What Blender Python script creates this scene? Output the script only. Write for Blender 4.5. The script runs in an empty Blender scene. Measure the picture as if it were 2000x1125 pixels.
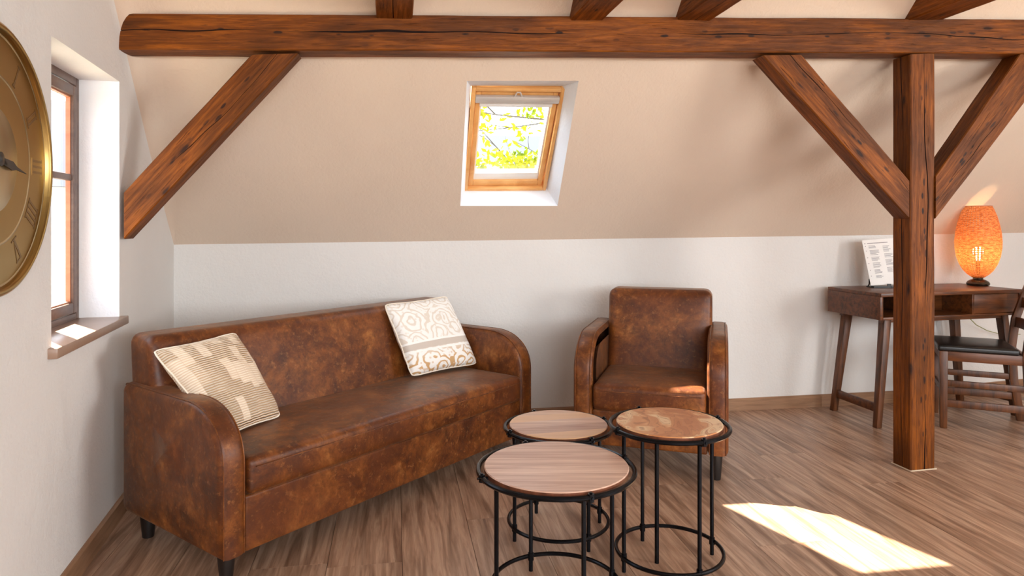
import bpy, bmesh, math, random
from mathutils import Vector, Matrix, noise
random.seed(7)
sc = bpy.context.scene
COL = sc.collection
R = math.radians
V = Vector

# ------------------------------------------------------------------ camera
cd = bpy.data.cameras.new('camera'); cam = bpy.data.objects.new('camera', cd); COL.objects.link(cam)
cd.sensor_width = 36; cd.lens = 36 * 1340 / 2000; cd.shift_y = -127.5 / 2000
cam.location = (0, 0, 1.2); cam.rotation_euler = (R(90), 0, 0); cd.clip_start = .05
sc.camera = cam
# ------------------------------------------------------------------ sky, sun, added fill lights, exposure
w = bpy.data.worlds.new('world'); sc.world = w; w.use_nodes = True
bg = w.node_tree.nodes['Background']; bg.inputs[0].default_value = (.72, .86, 1, 1); bg.inputs[1].default_value = 5.2
def lamp(kind, name, loc, direction, energy, color, size=None, size_y=None):
    d = bpy.data.lights.new(name, kind); o = bpy.data.objects.new(name, d); COL.objects.link(o)
    o.location = loc; d.energy = energy; d.color = color
    if direction is not None:
        o.rotation_euler = V(direction).to_track_quat('-Z', 'Y').to_euler()
    if kind == 'AREA':
        d.shape = 'RECTANGLE'; d.size = size; d.size_y = size_y
    return o
sun = lamp('SUN', 'sun', (-4, 8, 8), (.737, -.668, -1), 42, (1, .88, .72)); sun.data.angle = R(.6)
lamp('AREA', 'rear_fill_light', (1.2, -2.62, 1.55), (0, 1, -.05), 72, (1, .97, .93), 2.1, 1.3)  # added fill behind the camera, no such source in view
lamp('AREA', 'rear_fill_light', (3.6, -2.62, 1.55), (0, 1, -.05), 58, (1, .97, .93), 2.1, 1.3)  # second added rear fill, also out of view
lamp('AREA', 'side_fill_light', (5.42, .55, 1.5), (-1, .1, -.08), 100, (1, .98, .95), 1.7, 1.2)  # unseen fill added from the right to brighten the left wall
sc.view_settings.view_transform = 'Standard'; sc.view_settings.look = 'None'
sc.view_settings.exposure = 0.16; sc.view_settings.gamma = 1; sc.view_settings.use_curve_mapping = False
sc.cycles.max_bounces = 10; sc.cycles.diffuse_bounces = 6; sc.cycles.transparent_max_bounces = 16
sc.cycles.sample_clamp_indirect = 6; sc.cycles.use_denoising = True; sc.cycles.caustics_reflective = False

# ------------------------------------------------------------------ materials
def lin(c): return tuple(((x / 255) / 12.92 if x / 255 <= .04045 else ((x / 255 + .055) / 1.055) ** 2.4) for x in c) + (1,)
class NT:
    def __init__(s, name, rough=.6, metallic=0, spec=.5):
        s.m = bpy.data.materials.new(name); s.m.use_nodes = True; s.t = s.m.node_tree
        s.b = s.t.nodes['Principled BSDF']; s.out = s.t.nodes['Material Output']
        s.set('Roughness', rough); s.set('Metallic', metallic); s.set('Specular IOR Level', spec)
        s._tc = None
    def set(s, k, v): s.b.inputs[k].default_value = v
    def n(s, typ, **kw):
        nd = s.t.nodes.new('ShaderNode' + typ)
        ins = kw.pop('ins', {})
        for k, v in kw.items(): setattr(nd, k, v)
        for k, v in ins.items(): s.plug(nd.inputs[k], v)
        return nd
    def plug(s, sock, v):
        if isinstance(v, bpy.types.NodeSocket): s.t.links.new(v, sock)
        elif isinstance(v, bpy.types.Node): s.t.links.new(v.outputs[0], sock)
        else: sock.default_value = v
    def tc(s, which='Object'):
        if not s._tc: s._tc = s.n('TexCoord')
        return s._tc.outputs[which]
    def map(s, vec=None, scale=(1, 1, 1), rot=(0, 0, 0), loc=(0, 0, 0)):
        return s.n('Mapping', ins={'Vector': vec if vec is not None else s.tc(), 'Scale': scale, 'Rotation': rot, 'Location': loc}).outputs[0]
    def noise(s, vec=None, scale=5, detail=4, rough=.5, dist=0, out='Fac'):
        return s.n('TexNoise', ins={'Vector': vec if vec is not None else s.tc(), 'Scale': scale, 'Detail': detail, 'Roughness': rough, 'Distortion': dist}).outputs[out]
    def ramp(s, fac, stops, interp='LINEAR'):
        r = s.n('ValToRGB', ins={'Fac': fac}); e = r.color_ramp; e.interpolation = interp
        while len(e.elements) < len(stops): e.elements.new(.5)
        for el, (p, c) in zip(e.elements, stops):
            el.position = p; el.color = c if len(c) == 4 else tuple(c) + (1,)
        return r.outputs[0]
    def mix(s, fac, a, b, mode='MIX'):
        m = s.n('Mix', data_type='RGBA', blend_type=mode)
        s.plug(m.inputs[0], fac); s.plug(m.inputs[6], a); s.plug(m.inputs[7], b)
        return m.outputs[2]
    def math(s, op, a, b=0.0, c=0.0):
        m = s.n('Math', operation=op); s.plug(m.inputs[0], a); s.plug(m.inputs[1], b); s.plug(m.inputs[2], c)
        return m.outputs[0]
    def bump(s, h, strength=.3, dist=.005, prev=None):
        b = s.n('Bump', ins={'Height': h, 'Strength': strength, 'Distance': dist})
        if prev is not None: s.plug(b.inputs['Normal'], prev)
        s.plug(s.b.inputs['Normal'], b.outputs[0]); return b.outputs[0]
    def color(s, v): s.plug(s.b.inputs['Base Color'], v)
    def rough(s, v): s.plug(s.b.inputs['Roughness'], v)
BW = lambda a: (a, a, a, 1)

def plain(name, rgb, rough=.5, metallic=0, bump=0, bscale=200):
    t = NT(name, rough, metallic)
    c = lin(rgb)
    f = t.noise(scale=14, detail=3)
    t.color(t.mix(t.math('MULTIPLY', f, .35), c, tuple(x * .72 for x in c[:3]) + (1,)))
    if bump: t.bump(t.noise(scale=bscale, detail=2), bump, .002)
    return t.m

def plaster(name, rgb):
    t = NT(name, .92, spec=.2)
    a = t.noise(scale=1.6, detail=4); b = t.noise(scale=70, detail=5, rough=.6)
    c = lin(rgb)
    t.color(t.mix(t.ramp(a, [(.35, BW(0)), (.7, BW(1))]), c, tuple(x * .94 for x in c[:3]) + (1,)))
    p = t.bump(t.noise(t.map(scale=(1, 1, 1)), 9, 3), .35, .012)
    t.bump(b, .55, .004, p)
    return t.m

def beam_mat(name, light=(160, 88, 17), dark=(78, 36, 3)):
    t = NT(name, .55, spec=.22)
    oi = t.n('ObjectInfo').outputs['Random']
    off = t.n('CombineXYZ', ins={'X': t.math('MULTIPLY', oi, 37.0), 'Y': t.math('MULTIPLY', oi, 11.0)}).outputs[0]
    vec = t.n('VectorMath', operation='ADD', ins={0: t.tc(), 1: off}).outputs[0]
    g = t.noise(t.map(vec, (2.0, 30, 30)), 2.4, 8, .68, .5)
    big = t.noise(t.map(vec, (1.1, 3.5, 3.5)), 2.0, 4, .55, .5)
    col = t.ramp(g, [(.28, lin(dark)), (.5, lin(tuple((a + b) // 2 for a, b in zip(light, dark)))), (.72, lin(light))])
    col = t.mix(t.ramp(big, [(.38, BW(.55)), (.62, BW(0))]), col, lin(tuple(int(x * .62) for x in dark)))
    vo = t.n('TexVoronoi', ins={'Vector': t.map(vec, (2.6, 8.5, 8.5)), 'Scale': 1.25, 'Randomness': 1.0})
    kn = t.math('ADD', vo.outputs['Distance'], t.math('MULTIPLY', t.noise(vec, 14, 3), .12))
    knm = t.ramp(kn, [(.12, BW(.95)), (.17, BW(.35)), (.28, BW(0))])
    col = t.mix(knm, col, lin((40, 17, 5)))
    fl = t.noise(t.map(vec, (3.5, 75, 75)), 2.2, 4, .6, .4)
    chk = t.ramp(fl, [(.31, BW(.85)), (.37, BW(0))])
    col = t.mix(chk, col, lin((48, 20, 7)))
    zz = t.n('SeparateXYZ', ins={0: t.tc()}).outputs['Z']
    cen = t.ramp(t.math('ABSOLUTE', t.math('ADD', zz, t.math('MULTIPLY', t.math('SUBTRACT', t.noise(t.map(vec, (1.5, 1, 1)), 1.2, 2), .5), .05))), [(.006, BW(1)), (.03, BW(0))])
    sp = t.n('TexVoronoi', ins={'Vector': t.map(vec, (9, 26, 26)), 'Scale': 1.4, 'Randomness': 1.0}).outputs['Distance']
    spm = t.ramp(t.math('ADD', sp, t.math('MULTIPLY', t.noise(vec, 30, 2), .25)), [(.30, BW(.95)), (.40, BW(0))])
    col = t.mix(t.math('MULTIPLY', cen, spm), col, lin((30, 11, 3)))
    t.color(col)
    t.rough(t.ramp(g, [(.3, BW(.62)), (.8, BW(.45))]))
    p = t.bump(g, .5, .004)
    p = t.bump(t.noise(t.map(vec, (5, 9, 9)), 1.5, 2), .5, .012, p)
    t.bump(t.math('SUBTRACT', 1.0, chk), .6, .004, p)
    return t.m

def leather():
    t = NT('aged_leather', .42, spec=.40)
    oi = t.n('ObjectInfo').outputs['Random']
    off = t.n('CombineXYZ', ins={'X': t.math('MULTIPLY', oi, 13.0), 'Y': t.math('MULTIPLY', oi, 7.0)}).outputs[0]
    vec = t.n('VectorMath', operation='ADD', ins={0: t.tc(), 1: off}).outputs[0]
    a = t.noise(vec, 7.0, 10, .70, .4); b = t.noise(vec, 24, 8, .74, .3)
    col = t.ramp(a, [(.30, lin((54, 24, 5))), (.45, lin((94, 46, 11))), (.58, lin((128, 71, 24))), (.75, lin((178, 116, 58)))])
    col = t.mix(t.ramp(b, [(.36, BW(.55)), (.56, BW(0))]), col, lin((48, 21, 7)))
    col = t.mix(t.ramp(t.noise(vec, 40, 6, .7), [(.56, BW(0)), (.72, BW(.5))]), col, lin((176, 118, 66)))
    red = t.noise(vec, 2.6, 3)
    col = t.mix(t.ramp(red, [(.45, BW(0)), (.7, BW(.45))]), col, lin((104, 54, 28)))
    t.color(col)
    t.rough(t.ramp(b, [(.3, BW(.36)), (.7, BW(.52))]))
    t.set('Sheen Weight', .10); t.set('Sheen Roughness', .4); t.set('Sheen Tint', (1, .72, .5, 1))
    v = t.n('TexVoronoi', ins={'Vector': vec, 'Scale': 260}).outputs['Distance']
    p = t.bump(v, .12, .001)
    t.bump(t.noise(vec, 26, 4, .6), .25, .004, p)
    return t.m

def floor_mat():
    t = NT('oak_laminate', .34, spec=.55)
    oi = t.n('ObjectInfo').outputs['Random']
    off = t.n('CombineXYZ', ins={'X': t.math('MULTIPLY', oi, 91.0), 'Y': t.math('MULTIPLY', oi, 53.0)}).outputs[0]
    rot = t.map(t.tc(), rot=(0, 0, -R(9.73)))
    vec = t.n('VectorMath', operation='ADD', ins={0: rot, 1: off}).outputs[0]
    g = t.noise(t.map(vec, (34, 1.8, 1)), 1.6, 7, .6, .9)
    g2 = t.noise(t.map(vec, (9, .75, 1)), 1.4, 4, .55, 1.4)
    col = t.ramp(g, [(.30, lin((140, 110, 90))), (.48, lin((180, 150, 128))), (.68, lin((206, 180, 158)))])
    col = t.mix(t.ramp(g2, [(.34, BW(.8)), (.56, BW(0))]), col, lin((108, 80, 62)))
    hue = t.mix(oi, lin((255, 236, 220)), lin((228, 216, 205)))
    col = t.mix(.6, col, t.mix(1.0, col, hue, 'MULTIPLY'))
    fine = t.noise(t.map(vec, (150, 5, 1)), 1.6, 3, .6)
    col = t.mix(t.ramp(fine, [(.3, BW(.28)), (.45, BW(0))]), col, lin((88, 60, 42)))
    t.color(col)
    t.rough(t.ramp(g, [(.3, BW(.42)), (.7, BW(.29))]))
    t.bump(g, .12, .002)
    return t.m

def trim_wood(name, a, b, rough=.5, axis=(2, 40, 40)):
    t = NT(name, rough)
    g = t.noise(t.map(scale=axis), 1.5, 6, .6, .5)
    t.color(t.ramp(g, [(.32, lin(b)), (.62, lin(a))]))
    t.bump(g, .15, .002)
    return t.m

def table_wood(kind):
    t = NT('sheesham_' + kind, .30, spec=.5)
    if kind == 'swirl':
        v = t.map(scale=(1.5, .6, 1), rot=(0, 0, R(-22)))
        warp = t.noise(t.tc(), 5, 3, .5, 1.0, 'Color')
        vv = t.n('VectorMath', operation='ADD', ins={0: v, 1: t.n('VectorMath', operation='SCALE', ins={0: warp, 3: .38}).outputs[0]}).outputs[0]
        g = t.noise(vv, 4.0, 2, .45, .9)
        lines = t.math('SINE', t.math('MULTIPLY', g, 90.0))
        col = t.ramp(g, [(.36, lin((184, 114, 66))), (.52, lin((214, 150, 98))), (.565, lin((240, 205, 158))), (.62, lin((243, 212, 168))), (.66, lin((205, 136, 84)))])
        col = t.mix(t.ramp(lines, [(.80, BW(0)), (1.0, BW(.6))]), col, lin((132, 72, 38)))
        col = t.mix(t.math('MULTIPLY', t.noise(t.map(scale=(60, 6, 1), rot=(0, 0, R(-28))), 1.5, 3), .35), col, lin((170, 104, 62)))
    else:
        g = t.noise(t.map(scale=(1.6, 34, 1), rot=(0, 0, R(6 if kind == 'plain' else -14))), 1.5, 6, .6, .8)
        st = t.n('SeparateXYZ', ins={0: t.map(rot=(0, 0, R(6 if kind == 'plain' else -14)), scale=(1, 1, 1))}).outputs['Y']
        idx = t.math('FLOOR', t.math('MULTIPLY', t.math('ADD', st, .413), 13.0))
        rnd = t.n('TexWhiteNoise', noise_dimensions='1D', ins={'W': idx}).outputs[0]
        base = t.ramp(g, [(.3, lin((176, 132, 112))), (.5, lin((210, 172, 150))), (.7, lin((230, 198, 176)))])
        if kind == 'striped':
            base = t.mix(t.ramp(rnd, [(.55, BW(0)), (.62, BW(.75))]), base, lin((226, 178, 128)))
            base = t.mix(t.ramp(rnd, [(.25, BW(.4)), (.3, BW(0))]), base, lin((150, 92, 66)))
        else:
            base = t.mix(t.math('MULTIPLY', rnd, .18), base, lin((150, 98, 78)))
        col = base
    t.color(col); t.set('Coat Weight', .25); t.set('Coat Roughness', .25)
    t.bump(g, .05, .001)
    return t.m

M = {}
M['plaster'] = plaster('white_plaster', (227, 224, 220))
M['slope_plaster'] = plaster('sand_plaster', (224, 204, 184))
M['reveal'] = plaster('white_reveal', (232, 234, 238))
M['beam'] = beam_mat('oiled_old_beam')
M['crack'] = plain('aged_crack_wood', (42, 18, 8), .9)  # aged dark wood inside the cracks
M['leather'] = leather()
M['floor'] = floor_mat()
M['underfloor'] = plain('dark_subfloor', (60, 42, 32), .9)
M['baseboard'] = trim_wood('oak_baseboard', (158, 120, 90), (128, 94, 68), .45, (3, 3, 40))
M['blackwood'] = plain('black_wood', (26, 20, 18), .4)
M['iron'] = plain('black_iron', (30, 30, 33), .26, .85, .15)
M['desk'] = trim_wood('dark_sheesham', (112, 62, 28), (56, 28, 11), .38, (3, 26, 26))
M['deskleg'] = trim_wood('dark_sheesham_leg', (108, 62, 30), (58, 31, 14), .42, (26, 26, 3))
M['blackseat'] = plain('black_seat_pad', (22, 20, 20), .32)
M['top_plain'] = table_wood('plain'); M['top_swirl'] = table_wood('swirl'); M['top_striped'] = table_wood('striped')
M['topedge'] = trim_wood('stained_table_edge', (124, 72, 48), (84, 46, 30), .4, (20, 20, 4))
M['caulk'] = plain('pale_sealant', (206, 186, 160), .7)
M['pine'] = trim_wood('lacquered_pine', (232, 178, 112), (214, 152, 86), .35, (6, 6, 30))
M['alu'] = plain('pale_aluminium', (214, 208, 200), .35, .3)
M['whitepaint'] = plain('white_gloss_paint', (240, 238, 232), .35)
M['brownframe'] = trim_wood('brown_window_wood', (112, 88, 76), (88, 66, 58), .4, (8, 8, 20))
M['orangewood'] = trim_wood('reddish_window_wood', (186, 116, 78), (164, 96, 62), .4, (8, 8, 20))
M['sill'] = plain('taupe_sill_stone', (158, 128, 108), .3, 0, .1, 90)
M['brass'] = plain('brass_rim', (176, 146, 88), .3, 1.0)
M['white_card'] = plain('white_card', (240, 236, 232), .6)
M['print_ink'] = plain('grey_print_ink', (120, 112, 116), .8)
M['lampbase'] = plain('dark_pewter_base', (86, 74, 62), .22, .9)
M['bark'] = plain('grey_bark', (84, 78, 72), .9)
M['roof_tile'] = plain('grey_roof_tile', (74, 84, 96), .9)
M['render'] = plain('pale_house_render', (236, 228, 214), .9)
M['grass'] = plain('pale_gravel', (176, 168, 150), .95)
M['cable'] = plain('greenish_cable', (150, 150, 96), .5)

def dial_mat():
    t = NT('brass_dial', .30, .85)
    g = t.noise(t.map(scale=(1, 1, 1)), 3.2, 3)
    t.color(t.ramp(g, [(.35, lin((142, 122, 86))), (.65, lin((196, 176, 138)))]))
    t.bump(t.noise(scale=120, detail=2), .06, .001)
    return t.m
M['dial'] = dial_mat()
M['numeral'] = plain('raised_brass_numeral', (140, 112, 72), .35, .8)

def glass_mat(name, fac=.06):
    t = NT(name); nt = t.t
    tr = t.n('BsdfTransparent'); gl = t.n('BsdfGlossy', ins={'Roughness': .02})
    fr = t.n('LayerWeight', ins={'Blend': .5})
    fc = t.math('ADD', t.math('MULTIPLY', t.math('POWER', fr.outputs['Facing'], 5.0), .85), .035)
    mx = t.n('MixShader', ins={0: fc, 1: tr.outputs[0], 2: gl.outputs[0]})
    nt.links.new(mx.outputs[0], t.out.inputs[0]); return t.m
M['glass'] = glass_mat('window_glass')

def leaf_mat():
    t = NT('spring_leaf', .6)
    oi = t.noise(t.tc(), 3.0, 2)
    c = t.ramp(oi, [(.35, lin((120, 140, 20))), (.6, lin((190, 180, 16)))])
    t.color(c)
    tl = t.n('BsdfTranslucent', ins={'Color': c})
    mx = t.n('MixShader', ins={0: .5, 1: t.b.outputs[0], 2: tl.outputs[0]})
    t.t.links.new(mx.outputs[0], t.out.inputs[0]); return t.m
M['leaf'] = leaf_mat()

def shade_mat():
    t = NT('woven_rattan_shade', .6)
    uv = t.tc('UV')
    u = t.n('SeparateXYZ', ins={0: uv})
    wob = t.math('MULTIPLY', t.noise(t.map(uv, (60, 90, 1)), 1, 2), 2.6)
    a = t.math('SINE', t.math('ADD', t.math('MULTIPLY', u.outputs['X'], 2 * math.pi * 42), wob))
    b = t.math('SINE', t.math('ADD', t.math('MULTIPLY', u.outputs['Y'], 2 * math.pi * 44), wob))
    hole = t.ramp(t.math('MULTIPLY', t.math('MAXIMUM', a, 0.0), t.math('MAXIMUM', b, 0.0)), [(.30, BW(0)), (.42, BW(.9))])
    c = t.ramp(t.noise(t.map(uv, (30, 60, 1)), 1, 3), [(.35, lin((184, 96, 42))), (.65, lin((236, 156, 92)))])
    t.color(c)
    tl = t.n('BsdfTranslucent', ins={'Color': c})
    mx = t.n('MixShader', ins={0: .34, 1: t.b.outputs[0], 2: tl.outputs[0]})
    tr = t.n('BsdfTransparent')
    m2 = t.n('MixShader', ins={0: hole, 1: mx.outputs[0], 2: tr.outputs[0]})
    t.t.links.new(m2.outputs[0], t.out.inputs[0])
    t.bump(t.math('MULTIPLY', a, b), .5, .003)
    return t.m
M['shade'] = shade_mat()

def bulb_mat():
    t = NT('warm_bulb'); t.set('Emission Color', (1, .72, .38, 1)); t.set('Emission Strength', 60); return t.m
M['bulb'] = bulb_mat()

def cushion_rib():
    t = NT('ribbed_cream_fabric', .85, spec=.2)
    uv = t.tc('UV'); s = t.n('SeparateXYZ', ins={0: uv}); X, Y = s.outputs['X'], s.outputs['Y']
    colx = t.math('MULTIPLY', X, 9.0); ci = t.math('FLOOR', colx)
    rnd = t.n('TexWhiteNoise', noise_dimensions='1D', ins={'W': ci}).outputs[0]
    row = t.math('FLOOR', t.math('ADD', t.math('MULTIPLY', Y, 4.2), t.math('MULTIPLY', rnd, 6.0)))
    sel = t.n('TexWhiteNoise', noise_dimensions='2D', ins={'Vector': t.n('CombineXYZ', ins={'X': ci, 'Y': row}).outputs[0]}).outputs[0]
    wav = t.math('SINE', t.math('ADD', t.math('MULTIPLY', Y, 2 * math.pi * 44), t.math('MULTIPLY', t.noise(t.map(uv, (12, 12, 1)), 1, 2), 4.0)))
    amt = t.ramp(sel, [(.40, BW(.2)), (.46, BW(1))])
    h = t.math('MULTIPLY', wav, amt)
    edge = t.math('ABSOLUTE', t.math('SUBTRACT', t.math('FRACT', colx), .5))
    em = t.ramp(edge, [(.45, BW(0)), (.5, BW(.6))])
    col = t.mix(t.ramp(t.math('ADD', t.math('MULTIPLY', h, .5), .5), [(.25, BW(1)), (.6, BW(0))]), lin((244, 230, 210)), lin((204, 166, 124)))
    col = t.mix(em, col, lin((214, 188, 160)))
    col = t.mix(t.math('MULTIPLY', sel, .3), col, lin((236, 206, 172)))
    t.color(col); t.bump(h, .8, .004)
    return t.m
M['rib'] = cushion_rib()

def cushion_paisley():
    t = NT('paisley_jacquard_fabric', .6, spec=.3)
    uv = t.tc('UV'); s = t.n('SeparateXYZ', ins={0: uv}); Y = s.outputs['Y']
    warp = t.noise(uv, 5, 2, .5, 0, 'Color')
    vv = t.n('VectorMath', operation='ADD', ins={0: t.map(uv, (1, 1, 1)), 1: t.n('VectorMath', operation='SCALE', ins={0: warp, 3: .16}).outputs[0]}).outputs[0]
    d = t.n('TexVoronoi', ins={'Vector': vv, 'Scale': 4.2, 'Randomness': .8}).outputs['Distance']
    ring = t.math('SINE', t.math('MULTIPLY', d, 26.0))
    dots = t.n('TexVoronoi', ins={'Vector': uv, 'Scale': 17}).outputs['Distance']
    pat = t.ramp(ring, [(.25, BW(0)), (.7, BW(1))])
    pat = t.mix(t.ramp(dots, [(.2, BW(.6)), (.3, BW(0))]), pat, BW(1))
    beige = t.mix(t.ramp(Y, [(.16, BW(1)), (.30, BW(0))]), lin((224, 213, 199)), lin((204, 164, 116)))
    col = t.mix(pat, lin((244, 241, 236)), beige)
    band = t.ramp(Y, [(.30, BW(0)), (.305, BW(1)), (.385, BW(1)), (.39, BW(0))], 'CONSTANT')
    col = t.mix(band, col, lin((204, 192, 180)))
    white = t.ramp(Y, [(.265, BW(0)), (.27, BW(1)), (.30, BW(0)), (.39, BW(1)), (.415, BW(0))], 'CONSTANT')
    col = t.mix(white, col, lin((246, 243, 238)))
    t.color(col); t.bump(pat, .2, .001)
    return t.m
M['paisley'] = cushion_paisley()
M['creampipe'] = plain('cream_piping', (244, 232, 214), .8)

# ------------------------------------------------------------------ mesh helpers
class MB:
    """collects vertices and faces of ONE mesh object"""
    def __init__(s): s.v = []; s.f = []; s.mi = []; s.uv = {}
    def add(s, vs, fs, mi=0):
        o = len(s.v); s.v += [tuple(p) for p in vs]
        for f in fs: s.f.append(tuple(i + o for i in f)); s.mi.append(mi)
        return o
    def box(s, lo, hi, mi=0, M4=None):
        x0, y0, z0 = lo; x1, y1, z1 = hi
        vs = [V(p) for p in ((x0, y0, z0), (x1, y0, z0), (x1, y1, z0), (x0, y1, z0), (x0, y0, z1), (x1, y0, z1), (x1, y1, z1), (x0, y1, z1))]
        if M4 is not None: vs = [M4 @ p for p in vs]
        s.add(vs, [(0, 3, 2, 1), (4, 5, 6, 7), (0, 1, 5, 4), (1, 2, 6, 5), (2, 3, 7, 6), (3, 0, 4, 7)], mi)
        return s
    def tube(s, pts, r, n=10, closed=False, mi=0, caps=True):
        pts = [V(p) for p in pts]; m = len(pts); base = len(s.v)
        rs = r if isinstance(r, (list, tuple)) else [r] * m
        up = None; vs = []
        for i, p in enumerate(pts):
            if closed: d = pts[(i + 1) % m] - pts[i - 1]
            else: d = pts[min(i + 1, m - 1)] - pts[max(i - 1, 0)]
            d.normalize()
            if up is None:
                a = V((0, 0, 1)) if abs(d.z) < .9 else V((1, 0, 0))
                up = (a - d * a.dot(d)).normalized()
            else:
                up = (up - d * up.dot(d))
                up.normalize()
            q = d.cross(up)
            for k in range(n):
                t = 2 * math.pi * k / n
                vs.append(p + (up * math.cos(t) + q * math.sin(t)) * rs[i])
        fs = []
        for i in range(m if closed else m - 1):
            j = (i + 1) % m
            for k in range(n):
                l = (k + 1) % n
                fs.append((i * n + k, i * n + l, j * n + l, j * n + k))
        if not closed and caps:
            fs.append(tuple(reversed(range(n)))); fs.append(tuple((m - 1) * n + k for k in range(n)))
        s.add(vs, fs, mi); return s
    def lathe(s, prof, n=40, mi=0, center=(0, 0), closed=False):
        cx, cy = center; m = len(prof); vs = []; fs = []
        for r, z in prof:
            for k in range(n):
                t = 2 * math.pi * k / n
                vs.append((cx + r * math.cos(t), cy + r * math.sin(t), z))
        for i in range(m - 1):
            for k in range(n):
                l = (k + 1) % n
                fs.append((i * n + k, i * n + l, (i + 1) * n + l, (i + 1) * n + k))
        if prof[0][0] > 1e-6 and not closed: fs.append(tuple(reversed(range(n))))
        if prof[-1][0] > 1e-6 and not closed: fs.append(tuple((m - 1) * n + k for k in range(n)))
        s.add(vs, fs, mi); return s
    def build(s, name, mat, parent=None, smooth=True, angle=35, bevel=0, seg=2, loc=None, merge=True):
        me = bpy.data.meshes.new(name); me.from_pydata([tuple(p) for p in s.v], [], s.f)
        mats = mat if isinstance(mat, (list, tuple)) else [mat]
        for m in mats: me.materials.append(m)
        for p, i in zip(me.polygons, s.mi): p.material_index = i
        bm = bmesh.new(); bm.from_mesh(me)
        if merge: bmesh.ops.remove_doubles(bm, verts=bm.verts, dist=1e-5)
        bmesh.ops.recalc_face_normals(bm, faces=bm.faces)
        if bevel:
            es = [e for e in bm.edges if len(e.link_faces) == 2 and e.calc_face_angle(0) > R(30)]
            bmesh.ops.bevel(bm, geom=es, offset=bevel, segments=seg, affect='EDGES', profile=.5)
        bm.to_mesh(me); bm.free()
        if smooth:
            me.polygons.foreach_set('use_smooth', [True] * len(me.polygons)); me.set_sharp_from_angle(angle=R(angle))
        o = bpy.data.objects.new(name, me); COL.objects.link(o)
        if parent is not None: o.parent = parent
        if loc is not None: o.location = loc
        return o

def tag(o, label, cat, group=None):
    o['label'] = label; o['category'] = cat
    if group: o['group'] = group
    return o
def thing(name, label, cat, loc, rotz=0, group=None):
    o = bpy.data.objects.new(name, None); COL.objects.link(o); o.empty_display_size = .1
    o.location = loc; o.rotation_euler = (0, 0, rotz)
    return tag(o, label, cat, group)
def struct(o): o['kind'] = 'structure'; return o
def stuff(o): o['kind'] = 'stuff'; return o

# ------------------------------------------------------------------ room geometry (metres; camera eye is above the origin)
A = V((-1.868, 3.79, 1.079)); J = V((2.70, 4.611, 1.12)); K = V((4.0, 5.04, 1.13))
wdir = V((.25891, -.96590, 0))                   # along the left wall towards the viewer
SD = V((wdir.x * .9314, wdir.y * .9314, .90))   # runs up the roof slope beside the left wall
CEIL = 2.6
win_in = V((.96590, .25891, 0))                   # from the left wall into the room
def upto(P): return P + SD * ((CEIL - P.z) / SD.z)
REAR_L = V((-.19, -2.47, 0)); REAR_R = V((6.013, -2.47, 0))
FOOT = [V((A.x, A.y, 0)), V((J.x, J.y, 0)), V((K.x, K.y, 0)), REAR_R, REAR_L]
sn = (J - A).cross(SD).normalized()
if sn.z < 0: sn = -sn                           # outward normal of the sloping ceiling
su = (J - A).normalized()

# floor base + planks
mb = MB(); mb.add([(p.x, p.y, -.012) for p in FOOT] + [(p.x, p.y, -.10) for p in FOOT],
                  [(0, 1, 2, 3, 4), (9, 8, 7, 6, 5)] + [(i, (i + 1) % 5, (i + 1) % 5 + 5, i + 5) for i in range(5)])
floor = struct(mb.build('floor', M['underfloor'], smooth=False))
def clip(poly, a, b):
    """keep the part of poly on the inner (right) side of the line a->b, footprint is clockwise"""
    out = []; n = V((b.y - a.y, a.x - b.x))
    d = [(V((p[0], p[1])) - V((a.x, a.y))).dot(n) for p in poly]
    for i in range(len(poly)):
        j = (i + 1) % len(poly)
        if d[i] >= 0: out.append(poly[i])
        if (d[i] >= 0) != (d[j] >= 0):
            t = d[i] / (d[i] - d[j]); out.append((poly[i][0] + t * (poly[j][0] - poly[i][0]), poly[i][1] + t * (poly[j][1] - poly[i][1])))
    return out
fd = V((-.169, .9856)); fq = V((.9856, .169)); PW = .26; g = .0008
rnd = random.Random(3)
for k in range(-10, 28):
    off = rnd.uniform(0, 1.28)
    for j in range(-4, 7):
        p0 = .028 + PW * k + g; p1 = .028 + PW * (k + 1) - g
        q0 = j * 1.28 + off + g - .4; q1 = q0 + 1.28 - 2 * g
        poly = [tuple(fq * p + fd * q) for p, q in ((p0, q0), (p1, q0), (p1, q1), (p0, q1))]
        for i in ((0 if k < 13 else 1), 2, 3, 4):
            if poly: poly = clip(poly, FOOT[i], FOOT[(i + 1) % 5])
        if len(poly) < 3: continue
        ar = abs(sum(poly[i][0] * poly[(i + 1) % len(poly)][1] - poly[(i + 1) % len(poly)][0] * poly[i][1] for i in range(len(poly)))) / 2
        if ar < .002: continue
        n = len(poly); mb = MB()
        mb.add([(x, y, 0) for x, y in poly] + [(x, y, -.011) for x, y in poly],
               [tuple(range(n))] + [(i, (i + 1) % n, (i + 1) % n + n, i + n) for i in range(n)])
        mb.build('plank', M['floor'], floor, smooth=False)

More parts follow.
